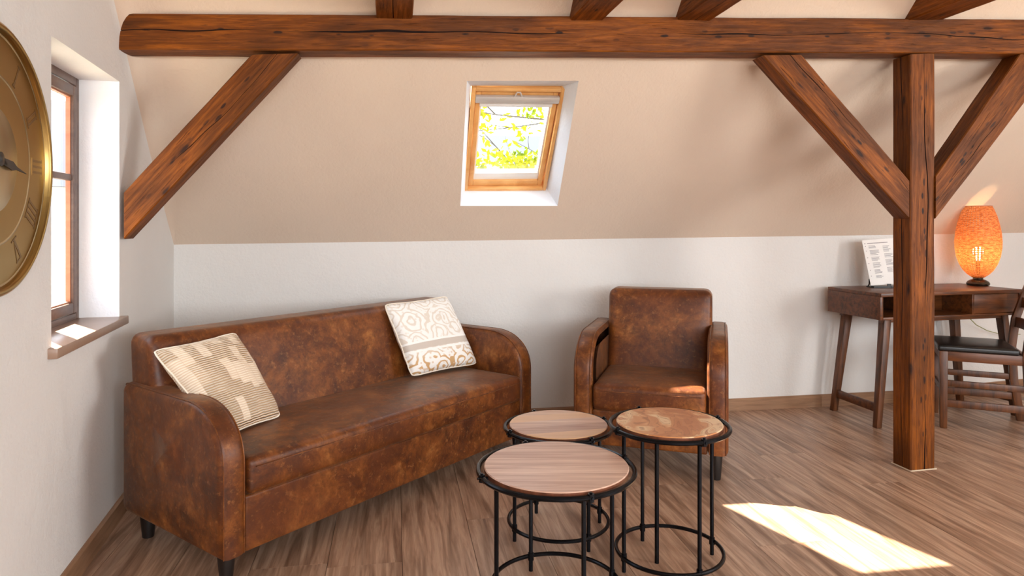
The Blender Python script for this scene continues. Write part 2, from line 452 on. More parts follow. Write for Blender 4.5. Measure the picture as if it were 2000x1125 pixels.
# left wall with the window opening and a rounded corner to the slope
wl0 = V((-1.6027, 2.8003, 0)); WW = .713; WZ0, WZ1 = .815, 1.776      # opening: far jamb foot, width, sill and head heights
def wallpt(s, z): p = wl0 + wdir * s; return V((p.x, p.y, z))
s_corner = -(V((A.x, A.y, 0)) - wl0).length; s_rear = (REAR_L - wl0).length
kd = SD.normalized()
w1 = (V((0, 0, -1)) - kd * V((0, 0, -1)).dot(kd)).normalized()
w2 = (su - kd * su.dot(kd)).normalized()
Lk = (upto(A) - A).length
NF = 14; fil = []
for i in range(NF + 1):
    t = i / NF; P = A + kd * (Lk * t); r = .11 * min(1, t * 3.0) ** .8 if t > 0 else 0
    fil.append([P + w1 * r * (1 - u) ** 2 + w2 * r * u * u for u in (0, .125, .25, .375, .5, .625, .75, .875, 1)])
mb = MB()
s_of = lambda P: (V((P.x, P.y, 0)) - wl0).dot(wdir)
tops = [(s_of(f[0]), f[0].z, f[0]) for f in fil]
top_end = fil[-1][0]
# wall polygon left of the opening
def top_at(s):
    if s >= tops[-1][0]: return CEIL if s > tops[-1][0] + .001 else tops[-1][1]
    for (s0, z0, _), (s1, z1, _) in zip(tops, tops[1:]):
        if s0 <= s <= s1: return z0 + (z1 - z0) * (s - s0) / max(1e-9, s1 - s0)
    return tops[0][1]
def wall_strip(sa, sb, z0, topped=True, z1=None):
    ss = [sa] + [t[0] for t in tops if sa + 1e-4 < t[0] < sb - 1e-4] + [sb]
    for a_, b_ in zip(ss, ss[1:]):
        za = top_at(a_ + 1e-6 if a_ >= tops[-1][0] else a_) if topped else z1
        zb = top_at(b_) if topped else z1
        mb.add([wallpt(a_, z0), wallpt(b_, z0), wallpt(b_, zb), wallpt(a_, za)], [(0, 1, 2, 3)])
wall_strip(s_corner, 0, -.1); wall_strip(0, WW, WZ1); wall_strip(0, WW, -.1, False, WZ0)
wall_strip(WW, tops[-1][0], -.1) if tops[-1][0] > WW else None
se = max(WW, tops[-1][0]); mb.add([wallpt(se, -.1), wallpt(s_rear, -.1), wallpt(s_rear, CEIL), wallpt(se, CEIL)], [(0, 1, 2, 3)])
mb.add([top_end, wallpt(tops[-1][0], CEIL), upto(A)], [(0, 1, 2)])
n9 = 9
mb.add([p for f in fil for p in f], [(i * n9 + k, i * n9 + k + 1, (i + 1) * n9 + k + 1, (i + 1) * n9 + k) for i in range(NF) for k in range(n9 - 1)])
for q_ in range(NF * (n9 - 1)):
    if q_ % (n9 - 1) >= 2: mb.mi[len(mb.mi) - NF * (n9 - 1) + q_] = 1
# cap between the rounded corner and the ceiling line
mb.add([upto(A)] + fil[-1], [(0, k, k + 1) for k in range(1, n9)])
struct(mb.build('wall_left', [M['plaster'], M['slope_plaster']], angle=50))

# window reveal
RD = .175
mb = MB(); o_ = lambda s, z, d: wallpt(s, z) - win_in * d
for (a_, b_) in (((0, WZ0), (0, WZ1)), ((0, WZ1), (WW, WZ1)), ((WW, WZ1), (WW, WZ0)), ((WW, WZ0), (0, WZ0))):
    mb.add([o_(*a_, 0), o_(*b_, 0), o_(*b_, .172), o_(*a_, .172)], [(0, 1, 2, 3)])
struct(mb.build('trim_1', M['reveal'], smooth=False))

# knee walls (back), sloping ceiling pieces, flat ceiling, right and rear walls
mb = MB(); dn_ = lambda p: V((p.x, p.y, -.1))
mb.add([dn_(FOOT[0]), dn_(FOOT[1]), J, A], [(0, 1, 2, 3)]); mb.add([dn_(FOOT[1]), dn_(FOOT[2]), K, J], [(0, 1, 2, 3)])
struct(mb.build('wall_back', M['plaster'], smooth=False))
OUT = [V((-.215, 3.266, 1.875)), V((.325, 3.35, 1.893)), V((.263, 3.964, 1.298)), V((-.291, 3.861, 1.295))]   # TL TR BR BL
INN = [V((-.203, 3.438, 1.867)), V((.262, 3.511, 1.881)), V((.201, 4.017, 1.389)), V((-.261, 3.933, 1.385))]
OUT = [p - sn * (p - A).dot(sn) for p in OUT]
TL, TR = upto(A), upto(J)
mb = MB()
left = [f[-1] for f in fil]
mb.add(left + [OUT[0], OUT[3]], [tuple(range(NF + 3))])
mb.add([left[-1], TL, TR, OUT[1], OUT[0]], [(0, 1, 2, 3, 4)])
mb.add([TR, J, OUT[2], OUT[1]], [(0, 1, 2, 3)]); mb.add([J, A, OUT[3], OUT[2]], [(0, 1, 2, 3)])
mb.add([J, K, upto(K), TR], [(0, 1, 2, 3)])
struct(mb.build('ceiling', M['slope_plaster'], smooth=False))
mb = MB()
for i in range(4): mb.add([OUT[i], OUT[(i + 1) % 4], INN[(i + 1) % 4] + sn * .03, INN[i] + sn * .03], [(0, 1, 2, 3)])
struct(mb.build('trim_2', M['reveal'], smooth=False))
mb = MB()
pts = [V((p.x, p.y, CEIL)) for p in (wallpt(tops[-1][0], 0), wallpt(s_rear, 0), REAR_R)] + [upto(K), TR, TL]
pts[0] = V((TL.x, TL.y, CEIL)); mb.add(pts[:-1], [(0, 1, 2, 3, 4)])
struct(mb.build('ceiling', M['plaster'], smooth=False))
rw = (REAR_R - FOOT[2]).normalized(); rp = lambda s_, z: V(((FOOT[2] + rw * s_).x, (FOOT[2] + rw * s_).y, z))
sk_ = (V((upto(K).x, upto(K).y, 0)) - FOOT[2]).length; sR = (REAR_R - FOOT[2]).length
mb = MB(); mb.add([rp(0, -.1), rp(sk_, -.1), upto(K), K], [(0, 1, 2, 3)])
for s0, s1, z0, z1 in ((sk_, 3.7, -.1, CEIL), (3.7, 5.5, -.1, .88), (3.7, 5.5, 2.12, CEIL), (5.5, sR, -.1, CEIL)):  # leaves an unseen opening, added for the side fill light
    mb.add([rp(s0, z0), rp(s1, z0), rp(s1, z1), rp(s0, z1)], [(0, 1, 2, 3)])
struct(mb.build('wall_right', M['plaster'], smooth=False))
mb = MB(); xs = [-.19, .1, 2.3, 2.5, 4.7, 6.013]; yr = -2.47
for i in range(5):
    if i in (1, 3):  # unseen openings added to let the rear fill lights in
        for z0, z1 in ((-.1, .85), (2.25, CEIL)): mb.add([(xs[i], yr, z0), (xs[i + 1], yr, z0), (xs[i + 1], yr, z1), (xs[i], yr, z1)], [(0, 1, 2, 3)])
    else: mb.add([(xs[i], yr, -.1), (xs[i + 1], yr, -.1), (xs[i + 1], yr, CEIL), (xs[i], yr, CEIL)], [(0, 1, 2, 3)])
struct(mb.build('wall_rear', M['plaster'], smooth=False))

# baseboards
def baseboard(name, a, b, inward):
    mb = MB(); h, t = .078, .014
    a, b = V(a), V(b); i = V(inward).normalized() * t
    up = V((0, 0, h)); u2 = V((0, 0, h - .006))
    prof = lambda p: [p, p + i, p + i + u2, p + i * .4 + up, p + up]
    mb.add(prof(a) + prof(b), [(0, 1, 6, 5), (1, 2, 7, 6), (2, 3, 8, 7), (3, 4, 9, 8), (4, 0, 5, 9), (4, 3, 2, 1, 0), (5, 6, 7, 8, 9)])
    struct(mb.build(name, M['baseboard'], smooth=False))
baseboard('baseboard_left', FOOT[0], REAR_L, win_in)
bn = V((su.y, -su.x, 0)); baseboard('baseboard_back', FOOT[0], FOOT[1], bn)
k2 = (FOOT[2] - FOOT[1]).normalized(); baseboard('baseboard_right', FOOT[1], FOOT[2], V((k2.y, -k2.x, 0)))

# ------------------------------------------------------------------ left window: window_1
w1e = bpy.data.objects.new('window_1', None); COL.objects.link(w1e); struct(w1e)
w1e.location = wl0; w1e.rotation_euler = (0, 0, math.atan2(wdir.y, wdir.x))     # local x along wall, -y outwards
def rect_frame(mb, x0, x1, z0, z1, wd, y0, y1, mi=0):
    mb.box((x0, y0, z0), (x0 + wd, y1, z1), mi); mb.box((x1 - wd, y0, z0), (x1, y1, z1), mi)
    mb.box((x0 + wd, y0, z0), (x1 - wd, y1, z0 + wd), mi); mb.box((x0 + wd, y0, z1 - wd), (x1 - wd, y1, z1), mi)
mb = MB(); rect_frame(mb, -.005, WW + .005, WZ0 - .01, WZ1 + .005, .036, -.174, -.146)
mb.build('window_frame', M['brownframe'], w1e, bevel=.003, merge=False)
mid = WW / 2
for (x0, x1) in ((.037, mid - .002), (mid + .002, WW - .037)):
    mb = MB(); rect_frame(mb, x0, x1, WZ0 + .03, WZ1 - .038, .042, -.168, -.140)
    mb.box((x0 + .04, -.167, 1.364), (x1 - .04, -.145, 1.390))
    s_ = mb.build('sash', M['brownframe'], w1e, bevel=.004, merge=False)
    mb = MB(); rect_frame(mb, x0 + .042, x1 - .042, WZ0 + .072, WZ1 - .080, .006, -.166, -.150)
    b_ = mb.build('glazing_bead', M['orangewood'], s_, merge=False)
    for z0, z1 in ((WZ0 + .072, 1.364), (1.390, WZ1 - .080)):
        mb = MB(); mb.box((x0 + .042, -.163, z0), (x1 - .042, -.159, z1)); mb.build('pane', M['glass'], s_, smooth=False)
mb = MB(); mb.box((-.03, -.16, WZ0 - .031), (WW + .03, .028, WZ0 + .002))
struct(mb.build('window_sill', M['sill'], w1e, bevel=.004))

# ------------------------------------------------------------------ skylight: window_2 (local x right, y up the slope, z outwards)
w2e = bpy.data.objects.new('window_2', None); COL.objects.link(w2e); struct(w2e)
ux = ((INN[0] - INN[1]) + (INN[3] - INN[2])).normalized(); uy = ((INN[0] - INN[3]) + (INN[1] - INN[2])); uz = ux.cross(uy).normalized(); uy = uz.cross(ux).normalized()
c_ = sum(INN, V()) / 4; SW, SL = .468, .70                      # local x runs from the right edge to the left, z outwards
mat = Matrix((ux, uy, uz)).transposed().to_4x4(); mat.translation = c_ - ux * SW / 2 - uy * SL / 2
w2e.matrix_world = mat
def rframe(mb, x0, x1, y0, y1, wd, z0, z1, wb=None, wt=None):
    wb = wb or wd; wt = wt or wd
    mb.box((x0, y0, z0), (x0 + wd, y1, z1)); mb.box((x1 - wd, y0, z0), (x1, y1, z1))
    mb.box((x0 + wd, y0, z0), (x1 - wd, y0 + wb, z1)); mb.box((x0 + wd, y1 - wt, z0), (x1 - wd, y1, z1))
mb = MB(); rframe(mb, -.006, SW + .006, -.006, SL + .006, .020, .0, .11); mb.build('window_frame', M['pine'], w2e, bevel=.003, merge=False)
mb = MB(); rframe(mb, .018, SW - .018, .018, SL - .018, .027, .024, .075, .034, .05)
sash = mb.build('sash', M['pine'], w2e, bevel=.003, merge=False)
mb = MB(); rframe(mb, .044, SW - .044, .051, SL - .067, .010, .040, .078, .048, .02)
mb.build('glazing_bead', M['whitepaint'], sash, merge=False)
mb = MB(); mb.box((.046, .053, .070), (SW - .046, SL - .075, .076)); mb.build('pane', M['glass'], sash, smooth=False)
mb = MB(); mb.box((.014, SL - .085, -.004), (SW - .014, SL - .045, .022)); vb = mb.build('vent_bar', M['alu'], w2e, bevel=.006)
mb = MB(); mb.tube([(SW / 2 - .02, SL - .045, .004), (SW / 2 - .008, SL - .018, .002), (SW / 2 + .008, SL - .018, .002), (SW / 2 + .02, SL - .045, .004)], .004, 8)
mb.build('handle', M['alu'], vb)
mb = MB(); mb.box((.040, SL - .126, .018), (SW - .040, SL - .088, .050)); mb.build('blind_cassette', M['whitepaint'], w2e, bevel=.008)

# ------------------------------------------------------------------ timber frame
def timber(name, label, a0, b0, a1, b1, D, n=70, crack_side=0, seed=0, cat='beam', wander=.012, cpos=.5, deep=.014, cw=.0035):
    """loft between end 0 and end 1. a = one long edge of the front face, b = the other; D = depth vector (away from the viewer)"""
    a0, b0, a1, b1, D = map(V, (a0, b0, a1, b1, D))
    org = (a0 + b0) / 2; ax = (((a1 + b1) / 2) - org).normalized()
    yd = (D - ax * D.dot(ax)).normalized(); zd = ax.cross(yd)
    mt = Matrix((ax, yd, zd)).transposed().to_4x4(); mt.translation = org; inv = mt.inverted()
    dl = D.length; dn = D.normalized(); c = .005
    mb = MB(); rows = []
    for i in range(n + 1):
        t = i / n; a = a0.lerp(a1, t); b = b0.lerp(b1, t); h = (b - a).length; hn = (b - a).normalized()
        L = (a - a0).length
        wob = noise.noise(V((L * 1.3, seed * 7.1, 0))) * wander * 3 + noise.noise(V((L * 5, seed * 3.3, 5))) * wander * .9
        gw = max(0.0003, cw * (noise.noise(V((L * 2.3, seed * 5.7, 2))) * 1.4 + .55)); cc = h * cpos + wob
        dd = deep * min(1, gw / .0015)
        sec = [(0, c), (0, h * .25), (0, cc - gw), (dd, cc), (0, cc + gw), (0, h * .75), (0, h - c), (c, h)]
        if crack_side: 
            w2_ = noise.noise(V((L * 1.7, seed * 9.1, 8))) * .02; g2 = max(.0003, cw * (noise.noise(V((L * 2.6, seed * 4.7, 9))) * 1.4 + .5))
            far = [(dl - c, h), (dl, h - c), (dl, c), (dl - c, 0)]
            near = [(dl * .5 + w2_ + g2, 0), (dl * .5 + w2_, .012), (dl * .5 + w2_ - g2, 0)]
            sec += far + near + [(c, 0)]
        else: sec += [(dl - c, h), (dl, h - c), (dl, c), (dl - c, 0), (c, 0)]
        row = []
        for j, (yy, ww) in enumerate(sec):
            p = a + hn * ww + dn * yy
            q = noise.noise_vector(V((L * 2.2 + seed, ww * 6, yy * 6))) * .0028 + noise.noise_vector(V((L * 9 + seed, ww * 20, yy * 20))) * .0009
            if i in (0, n): q = V()
            row.append(inv @ (p + q))
        rows.append(row)
    m = len(rows[0]); mb.add([p for r_ in rows for p in r_], [])
    for i in range(n):
        for j in range(m):
            k = (j + 1) % m
            isc = j in (2, 3) or (crack_side and j in (12, 13))
            mb.f.append((i * m + j, i * m + k, (i + 1) * m + k, (i + 1) * m + j)); mb.mi.append(1 if isc else 0)
    mb.f.append(tuple(range(m))); mb.mi.append(0); mb.f.append(tuple(n * m + k for k in reversed(range(m)))); mb.mi.append(0)
    o = mb.build(name, [M['beam'], M['crack']], angle=28)
    o.matrix_world = mt
    return tag(o, label, cat)
bdn = V((-.1454, .9894, 0))                                   # into the depth of the beam plane
timber('crossbeam', 'long horizontal brown timber beam with a cracked face spanning the room', (-1.6055, 2.794, 1.9068), (-1.6055, 2.794, 2.0528),
       (3.25, 3.508, 2.062), (3.25, 3.508, 2.236), bdn * .125, n=220, seed=1, wander=.009, cpos=.50)
ppd = V((-math.sin(R(13)), math.cos(R(13)), 0)); ppx = V((math.cos(R(13)), math.sin(R(13)), 0)); P0 = V((1.927, 3.315, 0))
pt = V((0, 0, 2.014))
timber('timber_post', 'upright square brown timber post standing on the wood floor', P0 , P0 + ppx * .140, P0 + pt, P0 + ppx * .140 + pt * 1.006, ppd * .115,
       n=120, seed=2, crack_side=1, cat='post', wander=.008, cpos=.6, cw=.003)
post = [o for o in COL.objects if o.name == 'timber_post'][0]
mb = MB(); cs4 = [P0 + ppx * a_ + ppd * b_ for a_, b_ in ((-.004, -.004), (.144, -.004), (.144, .119), (-.004, .119))]
for a_, b_ in zip(cs4, cs4[1:] + cs4[:1]): mb.tube([a_ + V((0, 0, .001)), b_ + V((0, 0, .001))], .0035, 6)
sl_ = mb.build('sealant_bead', M['caulk'], post, merge=False); sl_.matrix_parent_inverse = post.matrix_world.inverted()
timber('diagonal_brace', 'diagonal timber brace from the left wall up to the long beam', (-1.5845, 2.8011, 1.1331), (-1.5845, 2.8011, 1.3254),
       (-.9049, 2.901, 1.9166), (-1.0915, 2.8735, 1.9034), bdn * .10, n=70, seed=3, cat='brace', cw=.0018)
timber('diagonal_brace', 'diagonal timber brace leaning left from the post up to the beam', (1.1725, 3.2064, 1.9824), (1.3664, 3.2349, 1.9918),
       (1.9205, 3.3163, 1.2198), (1.9205, 3.3163, 1.4054), bdn * .105, n=70, seed=4, cat='brace', cpos=.68, cw=.0022)
timber('diagonal_brace', 'diagonal timber brace leaning right from the post, above the lamp', (2.062, 3.3371, 1.2199), (2.062, 3.3371, 1.4266),
       (2.7594, 3.4396, 2.045), (2.52, 3.404, 2.036), bdn * .11, n=70, seed=5, cat='brace', cpos=.42, cw=.0015)
jd = V((.175, -.985, 0))
JL = [('first ceiling joist on the beam from the left wall, above the sofa', (-.5823, 2.9444, 2.0767), (-.4317, 2.9665, 2.0811)),
      ('second ceiling joist on the beam from the left, right of the skylight', (.2634, 3.0687, 2.1046), (.4105, 3.0903, 2.111)),
      ('third ceiling joist on the beam from the left, above the armchair', (.7596, 3.1417, 2.1261), (.9163, 3.1647, 2.1305)),
      ('fourth ceiling joist on the beam, directly above the timber post', (1.9153, 3.3115, 2.1762), (2.0977, 3.3384, 2.1866))]
for i, (lb, a, b) in enumerate(JL):
    a = V(a) - jd * .10 + V((0, 0, .001)); b = V(b) - jd * .10 + V((0, 0, .001)); e = jd * 5.3 + jd * .10
    # front face of the loft is the underside
    timber('ceiling_joist', lb, b, a, b + e, a + e, (0, 0, .17), n=80, seed=10 + i, cat='joist', wander=.006, cw=.002)

# ------------------------------------------------------------------ upholstery helpers
def soft_box(mb, size, r, n=(14, 8, 5), crown=0, front=0, M4=None, mi=0, shear=None):
    """rounded box from (0,0,0) to size with a crowned top"""
    sx, sy, sz = size; hx, hy, hz = sx / 2, sy / 2, sz / 2
    def samp(L, k):
        es = [0, r * .15, r * .4, r * .75, r * 1.1]
        mid_ = [r * 1.1 + (L - 2.2 * r) * i / k for i in range(1, k)]
        return es + mid_ + [L - e for e in reversed(es)]
    X, Y, Z = samp(sx, n[0]), samp(sy, n[1]), samp(sz, n[2])
    def P(x, y, z):
        p = V((x - hx, y - hy, z - hz))
        q = V((max(-hx + r, min(hx - r, p.x)), max(-hy + r, min(hy - r, p.y)), max(-hz + r, min(hz - r, p.z))))
        d = p - q
        if d.length > 1e-9: p = q + d.normalized() * r
        a, b, c = p.x / hx, p.y / hy, p.z / hz
        if c > .2: p.z += crown * max(0, 1 - a ** 6) * max(0, 1 - b ** 4) * (c - .2) / .8
        if b < -.2: p.y -= front * max(0, 1 - a ** 6) * max(0, 1 - c ** 4)
        p += V((hx, hy, hz))
        if shear: p = shear(p)
        return M4 @ p if M4 else p
    def grid(U, W, f):
        vs = [f(u, w_) for u in U for w_ in W]; m = len(W)
        mb.add(vs, [(i * m + j, (i + 1) * m + j, (i + 1) * m + j + 1, i * m + j + 1) for i in range(len(U) - 1) for j in range(m - 1)], mi)
    grid(X, Y, lambda a, b: P(a, b, 0)); grid(X, Y, lambda a, b: P(a, b, sz))
    grid(X, Z, lambda a, b: P(a, 0, b)); grid(X, Z, lambda a, b: P(a, sy, b))
    grid(Y, Z, lambda a, b: P(0, a, b)); grid(Y, Z, lambda a, b: P(sx, a, b))
def arm_profile(depth, z0, top, a=.24, b=.20, rb=.035):
    """outline in (d, z) going from the front foot up over the curved front to the back"""
    pts = [(0.0, z0 + .004), (0, z0 + .15), (0, z0 + .28)]
    for i in range(0, 15):
        t = math.pi / 2 * i / 14
        pts.append((a - a * math.cos(t) ** .9, top - b + b * math.sin(t) ** .9))
    pts.append((a + (depth - a) * .5, top))
    for i in range(0, 6):
        t = math.pi / 2 * i / 5
        pts.append((depth - rb + rb * math.sin(t), top - rb + rb * math.cos(t)))
    pts += [(depth, z0 + .2)]
    for i in range(0, 6):
        t = math.pi / 2 * i / 5
        pts.append((depth - .03 + .03 * math.cos(t), z0 + .03 - .03 * math.sin(t)))
    return pts
def inset_poly(pts, d):
    n = len(pts); out = []
    for i in range(n):
        p0, p1, p2 = V(pts[i - 1]), V(pts[i]), V(pts[(i + 1) % n])
        e1, e2 = (p1 - p0), (p2 - p1)
        if e1.length < 1e-7: e1 = e2
        e1.normalize(); e2.normalize()
        n1, n2 = V((e1.y, -e1.x)), V((e2.y, -e2.x)); m = (n1 + n2)
        if m.length < .2: m = n1
        m.normalize(); k = max(.5, m.dot(n1))
        out.append(tuple(p1 + m * d / k))
    return out
def cushion_prism(mb, prof, x0, x1, r, swell=0.0):
    """extrudes the outline along local x with rounded, slightly swollen sides"""
    n = len(prof); rows = []
    for i in range(5):
        t = math.pi / 2 * i / 4; rows.append((x0 + r - r * math.sin(t) if False else x0 + r * (1 - math.sin(t)), r * (1 - math.cos(t)) if False else r * (1 - math.cos(t))))
    # first ring: at the outer side (inset by r), last ring: full outline at x0+r
    rings = [(x0, r * 1.0)] + [(x0 + r * (1 - math.cos(math.pi / 2 * i / 4)), r * (1 - math.sin(math.pi / 2 * i / 4))) for i in range(1, 5)]
    rings += [((x0 + x1) / 2, -swell * .3)]
    rings += [(x1 - (x - x0), d) for x, d in reversed(rings[:-1])]
    vs = []
    for x, d in rings:
        for p in inset_poly(prof, d): vs.append((x, p[0], p[1]))
    m = len(rings)
    fs = [(i * n + k, i * n + (k + 1) % n, (i + 1) * n + (k + 1) % n, (i + 1) * n + k) for i in range(m - 1) for k in range(n)]
    mb.add(vs, fs)
    for base, x, sgn in ((0, x0, -1), ((m - 1) * n, x1, 1)):
        ring0 = [V((vs[base + k][1], vs[base + k][2])) for k in range(n)]; c = sum(ring0, V((0, 0))) / n
        prev = [base + k for k in range(n)]; off = len(mb.v) - len(vs)
        for sc_, sw in ((.72, .6), (.4, .95), (.12, 1.0)):
            o = mb.add([(x + sgn * swell * sw, *(c + (p - c) * sc_)) for p in ring0], [])
            for k in range(n):
                a_, b_ = prev[k] if prev[k] >= off + len(vs) else prev[k] + off, prev[(k + 1) % n] if prev[(k + 1) % n] >= off + len(vs) else prev[(k + 1) % n] + off
                mb.f.append((a_, b_, o + (k + 1) % n, o + k)); mb.mi.append(0)
            prev = [o + k for k in range(n)]
        mb.f.append(tuple(prev)); mb.mi.append(0)
def tapered_leg(parent, x, y, h=.092, r0=.030, r1=.020):
    mb = MB(); mb.lathe([(r1, 0), (r1 + .001, .004), (r0, h), (r0, h + .01)], 20, center=(x, y)); return mb.build('leg', M['blackwood'], parent)

def upholstered(name, label, loc, rot, W, depth, arm, tops_, backH, bx, seat_d, z0=.09, lean=.10, cat='sofa', seat_h=.188):
    t = thing(name, label, cat, loc, rot)
    prof0 = arm_profile(depth, z0, tops_[0]); prof1 = arm_profile(depth, z0, tops_[1])
    for (x0, prof) in ((0, prof0), (W - arm, prof1)):
        mb = MB(); cushion_prism(mb, prof, x0, x0 + arm, .028)
        a = mb.build('arm', M['leather'], t, angle=60)
        for xs_ in (x0 + .012, x0 + arm - .012):
            n_ = 22; pp = [(xs_, p[0], p[1]) for p in inset_poly(prof, .0035)[:n_]]
            mb = MB(); mb.tube(pp, .0028, 6); mb.build('seam', M['leather'], a)
    # front panel / base
    mb = MB(); soft_box(mb, (W - 2 * arm + .004, depth - .06, seat_h + .002), .010, (20, 8, 3), M4=Matrix.Translation((arm - .002, .012, z0)))
    mb.build('front_panel', M['leather'], t, angle=60)
    # seat cushion
    mb = MB(); soft_box(mb, (W - 2 * arm - .004, seat_d + .06, .128), .024, (26, 12, 4), crown=.016, front=.006, M4=Matrix.Translation((arm + .002, -.004, z0 + seat_h)))
    seat = mb.build('seat_cushion', M['leather'], t, angle=60)
    sl = W - 2 * arm - .05
    mb = MB(); mb.tube([(arm + .027 + sl * i / 12, -.0085 - .005 * math.sin(math.pi * i / 12), z0 + seat_h + .098) for i in range(13)], .0022, 6); mb.build('seam', M['leather'], seat)
    # backrest, leaning back
    bh = backH - (z0 + .20)
    def sh(p):
        f = p.z / bh
        y = p.y * (1 - .28 * f) + lean * f ** 1.0
        return V((p.x, y, p.z))
    mb = MB(); soft_box(mb, (bx[1] - bx[0], depth - .02 - seat_d, bh), .042, (24, 4, 12), crown=.0, front=.014, M4=Matrix.Translation((bx[0], seat_d, z0 + .20)), shear=sh)
    mb.build('backrest', M['leather'], t, angle=60)
    for x in (.055, W - .055):
        for y in (.06, depth - .10): tapered_leg(t, x, y, z0 + .002)
    return t
sofa = upholstered('sofa', 'long brown aged leather sofa with rounded arms standing in the corner', (-.944, 2.223, 0), R(53.3), 1.761, .70, .098, (.588, .625), .772, (.03, 1.70), .445)
chair = upholstered('armchair', 'brown aged leather armchair with rounded arms facing the round tables', (.296, 3.352, 0), R(-17), .727, .69, .096, (.652, .655), .835, (.092, .648), .44, z0=.122, cat='armchair', seat_h=.170)

def pillow(name, label, TLc, TRc, BRc, BLc, thick, mat, toward, seed):
    TLc, TRc, BRc, BLc = map(V, (TLc, TRc, BRc, BLc)); N = 26
    nrm = (TRc - TLc).cross(BLc - TLc).normalized()
    if nrm.dot(V(toward)) < 0: nrm = -nrm
    mb = MB(); vs = []; uvs = []
    def pt(u, v, sgn):
        p = TLc.lerp(TRc, u).lerp(BLc.lerp(BRc, u), v)
        c = (TLc + TRc + BRc + BLc) / 4
        e = max(abs(2 * u - 1) ** 8 * math.sin(math.pi * v), abs(2 * v - 1) ** 8 * math.sin(math.pi * u))
        p = p + (c - p) * .045 * e
        p = p + (c - p) * .045 * (abs(2 * u - 1) * abs(2 * v - 1)) ** 9
        prof = max(0, (1 - abs(2 * u - 1) ** 2.2) * (1 - abs(2 * v - 1) ** 2.2)) ** .45
        wr = noise.noise(V((u * 4 + seed, v * 4, sgn))) * .012 * prof + noise.noise(V((u * 9 + seed, v * 9, sgn))) * .004 * prof
        edge = noise.noise(V((u * 9, v * 9, seed))) * .004
        return p + nrm * (sgn * (thick / 2) * prof + wr + edge)
    fs = []
    for sgn in (1, -1):
        o = len(vs)
        for i in range(N + 1):
            for j in range(N + 1):
                vs.append(pt(i / N, j / N, sgn)); uvs.append((i / N, 1 - j / N))
        for i in range(N):
            for j in range(N):
                q = (o + i * (N + 1) + j, o + (i + 1) * (N + 1) + j, o + (i + 1) * (N + 1) + j + 1, o + i * (N + 1) + j + 1)
                fs.append(q if sgn > 0 else q[::-1])
    me = bpy.data.meshes.new(name); me.from_pydata([tuple(p) for p in vs], [], fs); me.materials.append(mat)
    ul = me.uv_layers.new(name='UVMap')
    for lp in me.loops: ul.data[lp.index].uv = uvs[lp.vertex_index]
    bm = bmesh.new(); bm.from_mesh(me); bmesh.ops.remove_doubles(bm, verts=bm.verts, dist=1e-5); bmesh.ops.recalc_face_normals(bm, faces=bm.faces); bm.to_mesh(me); bm.free()
    me.polygons.foreach_set('use_smooth', [True] * len(me.polygons))
    base = (BLc + BRc) / 2
    root = thing(name, label, 'cushion', base)
    o = bpy.data.objects.new('cover', me); COL.objects.link(o); o.parent = root; o.location = -base
    loop = [pt(i / N, 0, 1) for i in range(N)] + [pt(1, i / N, 1) for i in range(N)] + [pt(1 - i / N, 1, 1) for i in range(N)] + [pt(0, 1 - i / N, 1) for i in range(N)]
    mb = MB(); mb.tube(loop, .0035, 6, closed=True); p = mb.build('piping', M['creampipe'], root); p.location = -base
    return root
pillow('throw_cushion', 'cream ribbed cushion leaning against the left arm of the sofa', (-1.283, 2.44, .745), (-1.12, 2.78, .757), (-.9235, 2.75, .425), (-1.045, 2.47, .425), .13, M['rib'], (.8, -.6, .3), 1)
pillow('throw_cushion', 'white and beige paisley cushion at the right end of the sofa', (-.655, 3.49, .785), (-.365, 3.85, .79), (-.187, 3.73, .432), (-.502, 3.416, .432), .125, M['paisley'], (.8, -.6, .3), 5)

